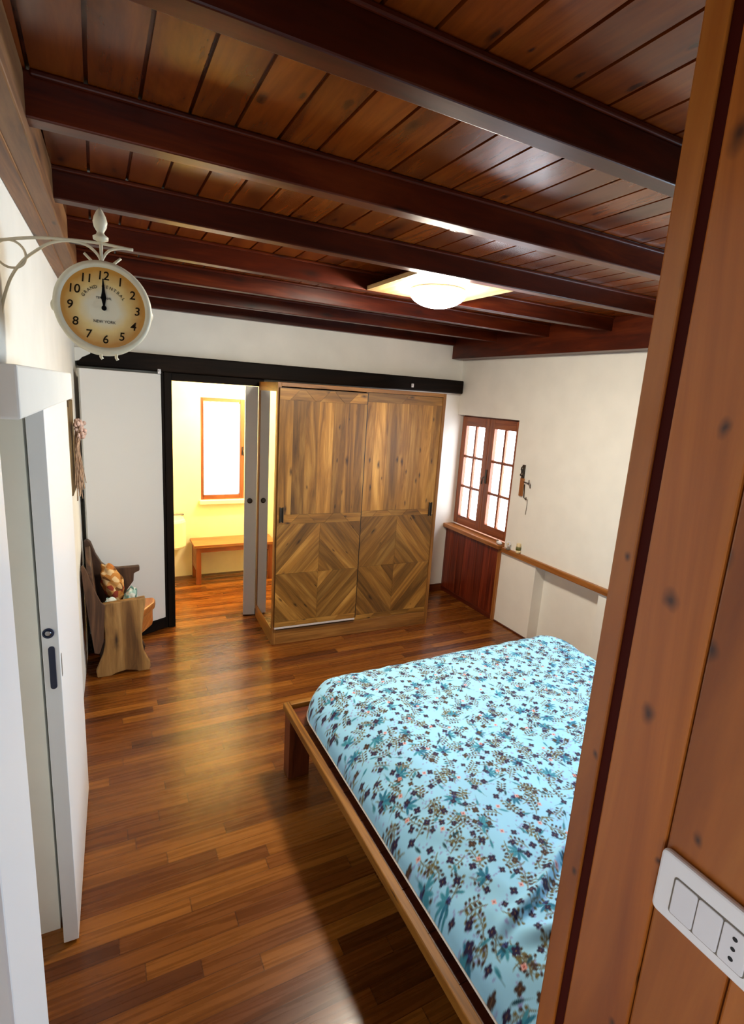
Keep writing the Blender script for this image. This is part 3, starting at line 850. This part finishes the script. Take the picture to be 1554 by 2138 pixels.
# ------------------------------------------------------------------ station clock
CC = (.031, 1.75, 2.272)
ck = empty('station_clock', CC, 'round cream double-sided station clock on a scrolled wall bracket', 'clock')
mb = MB()
mb.lathe([(.104, .030), (.108, .040), (.117, .040), (.1225, .030), (.1225, .012), (.115, .004), (.115, -.066), (.1225, -.074), (.1225, -.092), (.115, -.102), (.10, -.102)], (0,0,0), 'y', 64)
part('case', mb, M['cream_metal'], ck)
mb = MB(); mb.lathe([(.1045, .0302), (.1045, .0312)], (0,0,0), 'y', 64, smooth=False); dl = part('dial', mb, M['dial'], ck)
dg = bpy.context.evaluated_depsgraph_get
def text_mesh(s, size, loc, name, parent, mat, rot=0, ital=0, depth=.0004, bold=0):
    cu = bpy.data.curves.new('txt', 'FONT'); cu.body = s; cu.size = size; cu.align_x = 'CENTER'; cu.align_y = 'CENTER'; cu.extrude = depth; cu.shear = ital; cu.offset = bold
    to = bpy.data.objects.new('txt', cu); COL.objects.link(to)
    me = bpy.data.meshes.new_from_object(to.evaluated_get(dg()))
    bpy.data.objects.remove(to); bpy.data.curves.remove(cu)
    return me
def text_part(items, name, parent, mat):
    bm = bmesh.new()
    for s, size, x, z, rot, ital, bold in items:
        me = text_mesh(s, size, None, name, parent, mat, ital=ital, bold=bold)
        # text plane -> facing -y
        mx = Matrix.Translation((x, -.0318, z)) @ Matrix.Rotation(-rot, 4, 'Y') @ Matrix.Rotation(PI/2, 4, 'X')
        me.transform(mx); bm.from_mesh(me); bpy.data.meshes.remove(me)
    me = bpy.data.meshes.new(name); bm.to_mesh(me); bm.free(); me.materials.clear(); me.materials.append(mat)
    o = bpy.data.objects.new(name, me); COL.objects.link(o); o.parent = parent
    return o
for h in range(1, 13):
    a = PI/2 - h*PI/6; text_part([(str(h), .031, .083*math.cos(a), .083*math.sin(a), 0, .12, .00035)], 'numeral', dl, M['ink'])
it = []
s = 'GRAND CENTRAL'
for i, ch in enumerate(s):
    if ch == ' ': continue
    a = PI/2 - (i-(len(s)-1)/2)*.168; it.append((ch, .0115, .058*math.cos(a), .058*math.sin(a)-.002, (a-PI/2), 0, 0))
text_part(it, 'arched_lettering', dl, M['ink'])
text_part([('TERMINAL', .0085, 0, .026, 0, .15, 0)], 'small_lettering', dl, M['ink']); text_part([('NEW YORK', .0105, 0, -.036, 0, 0, 0)], 'city_lettering', dl, M['ink'])
mb = MB()
def handp(L, w, x0=0):
    return [(x0-.0012, -.0335, 0), (x0-w, -.0335, L*.45), (x0-.0012, -.0335, L), (x0+.0012, -.0335, L), (x0+w, -.0335, L*.45), (x0+.0012, -.0335, 0)]
mb.prism(handp(.076, .0048), (0, -.001, 0)); part('minute_hand', mb, M['hand'], ck)
mb = MB(); mb.prism([(p[0], p[1]-.0015, p[2]) for p in handp(.060, .0066)], (0, -.001, 0)); mb.lathe([(.0065, .033), (.0065, .037), (.004, .038)], (0,0,0), 'y', 20); part('hour_hand', mb, M['hand'], ck)
for s in (-1, 1):
    mb = MB(); mb.ellipsoid((s*.122, .03, .0), (.009, .014, .016), 16, 10); part('side_knob', mb, M['cream_metal'], ck)
B = Vector(CC)
def W2L(pts): return [Vector((x, 1.75, z)) - B + Vector((0, .03, 0)) for x, z in pts]
def smooth_path(p, k=6):
    out = []
    for i in range(len(p)-1):
        a, b, c, d = p[max(i-1,0)], p[i], p[i+1], p[min(i+2, len(p)-1)]
        for j in range(k):
            s = j/k
            out.append(.5*((2*b)+(-a+c)*s+(2*a-5*b+4*c-d)*s*s+(-a+3*b-3*c+d)*s**3))
    out.append(p[-1]); return out
mb = MB()
mb.tube(smooth_path(W2L([(-.218, 2.413), (-.133, 2.435), (-.062, 2.444), (.025, 2.449), (.113, 2.446)])), .0042, 8)
mb.tube(smooth_path(W2L([(-.214, 2.235), (-.204, 2.279), (-.185, 2.331), (-.157, 2.374), (-.128, 2.402), (-.095, 2.427), (-.061, 2.440), (-.028, 2.443), (0, 2.437), (.02, 2.421), (.0285, 2.405), (.024, 2.394)])), .0038, 8)
mb.tube(smooth_path(W2L([(.029, 2.392), (.035, 2.412), (.05, 2.433), (.077, 2.444), (.111, 2.447)])), .0036, 8)
for c in ([(-.012, 2.418), (.016, 2.390)], [(.080, 2.418), (.052, 2.392)]): mb.tube(W2L(c), .0036, 8)
mb.tube([Vector((-.183 + .034*math.cos(a), 1.75, 2.387 + .034*math.sin(a))) - B + Vector((0,.03,0)) for a in [i*2*PI/28 for i in range(28)]], .0032, 8, closed=True)
mb.box((-.262, .015, -.11), (-.246, .045, .19))
part('bracket', mb, M['cream_metal'], ck)
mb = MB(); mb.tube([(0, .03, .115), (0, .03, .20)], .0045, 10)
mb.lathe([(.004, .180), (.019, .186), (.020, .194), (.011, .200), (.009, .206), (.016, .218), (.0185, .232), (.015, .246), (.008, .260), (.002, .268)], (0, .03, 0), 'z', 24); part('finial', mb, M['cream_metal'], ck)
for x in (-.012, .028):
    mb = MB(); mb.tube([(x, .03, -.112), (x, .03, -.128), (x+.004, .03, -.134)], .0042, 8)
    part('drip_finial', mb, M['cream_metal'], ck)

# white curved corner bracket where the black beam meets the left wall
mb = MB()
pts = [(-.125, 2.30), (-.03, 2.30), (-.02, 2.262), (-.05, 2.245), (-.075, 2.232), (-.098, 2.208), (-.125, 2.200)]
mb.prism([(x, 4.555, z) for x, z in pts], (0, .029, 0))
tag(obj('corner_bracket', mb, M['wall'], bevel=.004), 'small white bracket at the left end of the black beam', 'bracket')

# ------------------------------------------------------------------ driftwood board with dried flowers on the left wall
dw = empty('dried_flower_board', (0,0,0), 'weathered board with dried pink flowers hanging on the left wall', 'wall decoration'); onleft(dw)
mb = MB(); mb.box((.002, 1.30, 1.44), (.028, 1.46, 1.925), 'z', .5); mb.box((.002, 1.46, 1.43), (.030, 1.75, 1.955), 'z', .2); part('board', mb, M['driftwood'], dw, .005)
rr = random.Random(5); mb = MB()
for i in range(46):
    y = 1.57 + rr.gauss(0, .03); x = .042 + rr.uniform(0, .02)
    yt = 1.57 + rr.gauss(0, .09); zt = rr.uniform(1.50, 1.66)
    top = Vector((x + rr.uniform(0, .035), 1.57 + rr.gauss(0, .055), rr.uniform(1.74, 1.84)))
    mid = Vector((x, y, 1.70)); bot = Vector((x + rr.uniform(-.01, .03), yt, rr.uniform(1.38, 1.52)))
    mb.tube(smooth_path([top, mid, bot], 4), .0022, 5)
    fl = MB(); fl.ellipsoid(top, (.011, .011, .013), 8, 6, warp=lambda d: 1 + .25*math.sin(d.x*9)*math.sin(d.y*8)); part('flower_head', fl, M['petal'], dw)
part('stems', mb, M['twig'], dw)

# ------------------------------------------------------------------ rustic bench
NB = Vector((.10, 4.07, 0))
bn = empty('rustic_bench', NB, 'old carved wooden bench with slab ends standing against the left wall', 'bench')
prof = [(-.070, 0), (.02, .0), (.05, .015), (.12, .028), (.18, .014), (.20, 0), (.272, 0), (.283, .03), (.280, .065), (.262, .100), (.243, .145), (.232, .21), (.230, .29), (.236, .37), (.246, .45), (.258, .53), (.258, .575), (.20, .568), (.10, .562), (.03, .556), (-.02, .552), (-.028, .50), (-.020, .42), (-.010, .33), (-.012, .25), (-.028, .17), (-.055, .10), (-.075, .05)]
mb = MB(); mb.prism([(x, 3.90, z) for x, z in prof], (0, .045, 0), (0, 0, 1), .55); part('end_panel', mb, M['rustic'], bn, .007, NB)
prof2 = [(-.05, 0), (.26, 0), (.27, .05), (.232, .14), (.222, .30), (.16, .44), (.14, .50), (.155, .535), (.20, .60), (.205, .66), (.245, .678), (.245, .715), (.10, .713), (.03, .722), (-.01, .76), (-.045, .83), (-.075, .925), (-.095, .945), (-.118, .935), (-.115, .80), (-.07, .3)]
mb = MB(); mb.prism([(x, 4.20, z) for x, z in prof2], (0, .045, 0), (0, 0, 1), .25); part('end_panel', mb, M['rustic_dark'], bn, .007, NB, label='dark far end panel of the bench')
mb = MB(); pts = [(-.06, 3.945), (.245, 3.945), (.262, 3.97), (.30, 4.03), (.335, 4.09), (.345, 4.15), (.335, 4.198), (-.06, 4.198)]
mb.prism([(x, y, .40) for x, y in pts], (0, 0, .055), (0, 1, 0), .6); mb.prism([(x-.02 if x > .2 else x, y, .27) for x, y in pts if y < 4.199], (0, 0, .13), (0, 1, 0), .75)
part('seat', mb, M['rustic_seat'], bn, .012, NB)
mb = MB(); bk = [(3.90, .30), (3.90, .79), (3.94, .83), (4.00, .86), (4.08, .885), (4.15, .90), (4.199, .90), (4.199, .30)]
mb.prism([(-.032 - (z-.3)*.08, y, z) for y, z in bk], (-.032, 0, 0), (0, 1, 0), .55); part('backrest', mb, M['rustic_dark'], bn, .006, NB)
mb = MB(); sp = [(-.137, .84), (-.125, .855), (-.105, .82), (-.065, .68), (-.025, .575), (.0, .55), (-.012, .42), (-.02, .28), (-.05, .19), (-.08, .20), (-.10, .40), (-.128, .70)]
mb.prism([(x, 3.885, z) for x, z in sp], (0, .014, 0), (0, 0, 1), .8); part('back_upright', mb, M['rustic_dark'], bn, .004, NB)

def pillow(name, c, r, mat, label, rot, group=None):
    mb = MB()
    def warp(d):
        return 1 + .10*math.sin(d.x*5+d.z*4)*math.sin(d.y*5) + .05*math.sin(d.z*11+d.x*7)
    e = Matrix.Rotation(rot, 3, 'Y') @ Matrix.Rotation(.3, 3, 'Z')
    mb.ellipsoid((0,0,0), r, 40, 24, warp=warp, rot=e)
    o = obj(name, mb, mat); o.location = c
    return tag(o, label, 'cushion', group)
pillow('cushion', (.055, 4.085, .635), (.068, .07, .16), M['orange_print'], 'orange patterned cushion leaning on the bench backrest', -.25)
pillow('cushion', (.165, 4.02, .540), (.040, .05, .082), M['mint_print'], 'small white and mint cushion at the front of the bench seat', .35)
pillow('cushion', (.04, 3.975, .518), (.045, .022, .056), M['mint_print'], 'pale cushion tucked low between the orange cushion and the bench end', -.2)

# ------------------------------------------------------------------ bathroom bench and basin
bb = empty('bathroom_bench', (.86, 5.58, 0), 'plain brown wooden bench below the bathroom window', 'bench')
mb = MB(); mb.box((0, 0, .405), (.86, .325, .435), 'x'); part('bench_top', mb, M['sill'], bb, .003)
for x in (.02, .79):
    for y in (.012, .265):
        mb = MB(); mb.box((x, y, 0), (x+.05, y+.045, .405), 'z'); part('leg', mb, M['win'], bb, .003)
mb = MB(); mb.box((.07, .018, .352), (.79, .036, .404), 'x'); mb.box((.07, .285, .352), (.79, .303, .404), 'x'); part('apron', mb, M['win'], bb)
mb = MB(); mb.box((.02, .045, .15), (.034, .28, .404), 'y'); part('side_rail', mb, M['win'], bb)
bs = empty('wall_basin', (.70, 5.92, .38), 'pale wall-hung basin at the left of the bathroom doorway view', 'basin')
mb = MB(); pts = [(-.16, -.001), (-.16, -.20), (-.13, -.26), (-.05, -.30), (.05, -.26), (.095, -.20), (.10, -.001)]
mb.prism([(x, y, 0) for x, y in pts], (0, 0, .32), (1,0,0)); part('bowl', mb, M['ceramic'], bs, .03)
mb = MB(); mb.box((-.16, -.03, .32), (.10, -.001, .335)); mb.tube([(-.03, -.03, .335), (-.03, -.03, .40), (-.03, -.06, .425), (-.03, -.11, .41)], .008, 8); part('tap', mb, M['steel'], bs)

# ------------------------------------------------------------------ things on and above the ledge
o = empty('wall_hook_rack', (XR, 3.60, 1.42), 'small wooden wall piece with dark iron hooks beside the corner window', 'wall hook')
mb = MB(); mb.box((-.02, -.022, -.135), (-.001, .022, .03), 'z', .7); part('wood_body', mb, M['sill'], o, .006)
mb = MB(); mb.lathe([(.006, -.004), (.018, .0), (.020, .012), (.012, .025), (.014, .045), (.019, .060), (.015, .078), (.006, .088)], (-.022, .0, .05), 'z', 16); mb.box((-.018, -.012, .03), (-.001, .012, .15), 'z'); part('dark_knob', mb, M['chrome'], o)
mb = MB()
mb.tube([(-.012, -.02, .0), (-.014, -.07, -.004), (-.030, -.105, -.008), (-.034, -.108, .03)], .0045, 8); mb.tube([(-.012, -.105, -.008), (-.012, -.108, -.045)], .004, 8)
mb.tube([(-.012, -.035, -.02), (-.012, -.045, -.14), (-.02, -.085, -.15), (-.026, -.088, -.13)], .0045, 8)
part('iron_hook', mb, M['chrome'], o)
mb = MB(); mb.tube([(-.006, -.088, -.15), (-.006, -.09, -.22), (-.006, -.085, -.29)], .0025, 6); part('chain_shadow', mb, M['gap'], o)  # grey strand modelled for the chain's shadow on the wall

o = empty('glazed_pot', (3.432 - .03, 3.53, .762), 'small glazed pot with green and cream bands on the wall ledge', 'pot')
o.location = (3.398, 3.53, .762)
mb = MB(); mb.lathe([(.018, 0), (.022, .012), (.0225, .03)], (0,0,0), 'z', 24); part('base_band', mb, M['yellow_glaze'], o)
mb = MB(); mb.lathe([(.0228, .03), (.0235, .045), (.0228, .06)], (0,0,0), 'z', 24); part('green_band', mb, M['green_glaze'], o)
mb = MB(); mb.lathe([(.0222, .06), (.021, .075), (.017, .086), (.019, .092)], (0,0,0), 'z', 24); part('rim', mb, M['yellow_glaze'], o)
o = empty('flower_ornament', (3.392, 3.66, .762), 'little white flower ornament on the ledge beside the window', 'ornament')
mb = MB()
for k in range(6):
    a = k*PI/3; mb.ellipsoid((.002, .018*math.cos(a), .055+.018*math.sin(a)), (.006, .012, .012), 10, 8)
part('petals', mb, M['plastic'], o)
mb = MB(); mb.ellipsoid((-.004, 0, .055), (.008, .009, .009), 10, 8); part('flower_heart', mb, M['yellow_glaze'], o)
mb = MB(); mb.lathe([(.022, 0), (.020, .012), (.006, .018), (.005, .04)], (.002, 0, 0), 'z', 16); part('stand', mb, M['gap'], o)
o = empty('shell_ornament', (3.385, 3.78, .778), 'white shell-like ornament at the near end of the window ledge', 'ornament')
mb = MB(); mb.ellipsoid((0, 0, .018), (.02, .035, .018), 16, 10, warp=lambda d: 1+.12*math.sin(8*math.atan2(d.z, d.y)))
part('shell_body', mb, M['plastic'], o)
mb = MB(); mb.ellipsoid((-.005, .02, .034), (.010, .012, .010), 10, 8); part('shell_tip', mb, M['gap'], o)

# ------------------------------------------------------------------ light
def area(name, loc, rot, sx, sy, power, col, spread=180):
    l = bpy.data.lights.new(name, 'AREA'); l.shape = 'RECTANGLE'; l.size = sx; l.size_y = sy; l.energy = power; l.color = col; l.spread = math.radians(spread)
    o = bpy.data.objects.new(name, l); COL.objects.link(o); o.location = loc; o.rotation_euler = rot; o.visible_camera = True; return o
COOL = (.62, .83, 1.0)
area('daylight', (3.535, 4.21, 1.37), (0, PI/2, 0), 1.17, .92, 26, (.93, .96, 1))            # corner window
area('daylight', (XR + .24, (W2[0]+W2[1])/2, (W2[2]+W2[3])/2), (0, PI/2, 0), 1.15, 1.1, 115, COOL)   # window over the bed head
area('daylight', ((W3[0]+W3[1])/2, -2.33, (W3[2]+W3[3])/2), (PI/2, 0, 0), .65, 1.2, 8, COOL)      # window behind the camera
area('daylight', (-.46, -.70, 1.15), (0, -PI/2, LANG), .88, .78, 8, (.86, .93, 1))               # unseen opening added in the left wall to brighten the partition
area('daylight', (1.22, 6.04, 1.41), (-PI/2, 0, 0), .47, 1.1, 5, (1, .99, .97))               # bathroom window
l = bpy.data.lights.new('bathroom_bulb', 'POINT'); l.energy = 80; l.color = (1, .90, .66); l.shadow_soft_size = .08
o = bpy.data.objects.new('bathroom_bulb', l); COL.objects.link(o); o.location = (1.72, 5.35, 2.3)

wd_ = bpy.data.worlds.new('world'); sc.world = wd_; wd_.use_nodes = True
bg = wd_.node_tree.nodes['Background']; bg.inputs[0].default_value = (.8,.9,1,1); bg.inputs[1].default_value = .6

sc.view_settings.view_transform = 'Standard'; sc.view_settings.look = 'None'; sc.view_settings.exposure = .5; sc.view_settings.gamma = 1
sc.view_settings.use_curve_mapping = False
sc.cycles.use_denoising = True
sc.cycles.max_bounces = 10; sc.cycles.diffuse_bounces = 5; sc.cycles.glossy_bounces = 4; sc.cycles.transparent_max_bounces = 12
sc.cycles.sample_clamp_indirect = 6; sc.cycles.caustics_reflective = False; sc.cycles.caustics_refractive = False
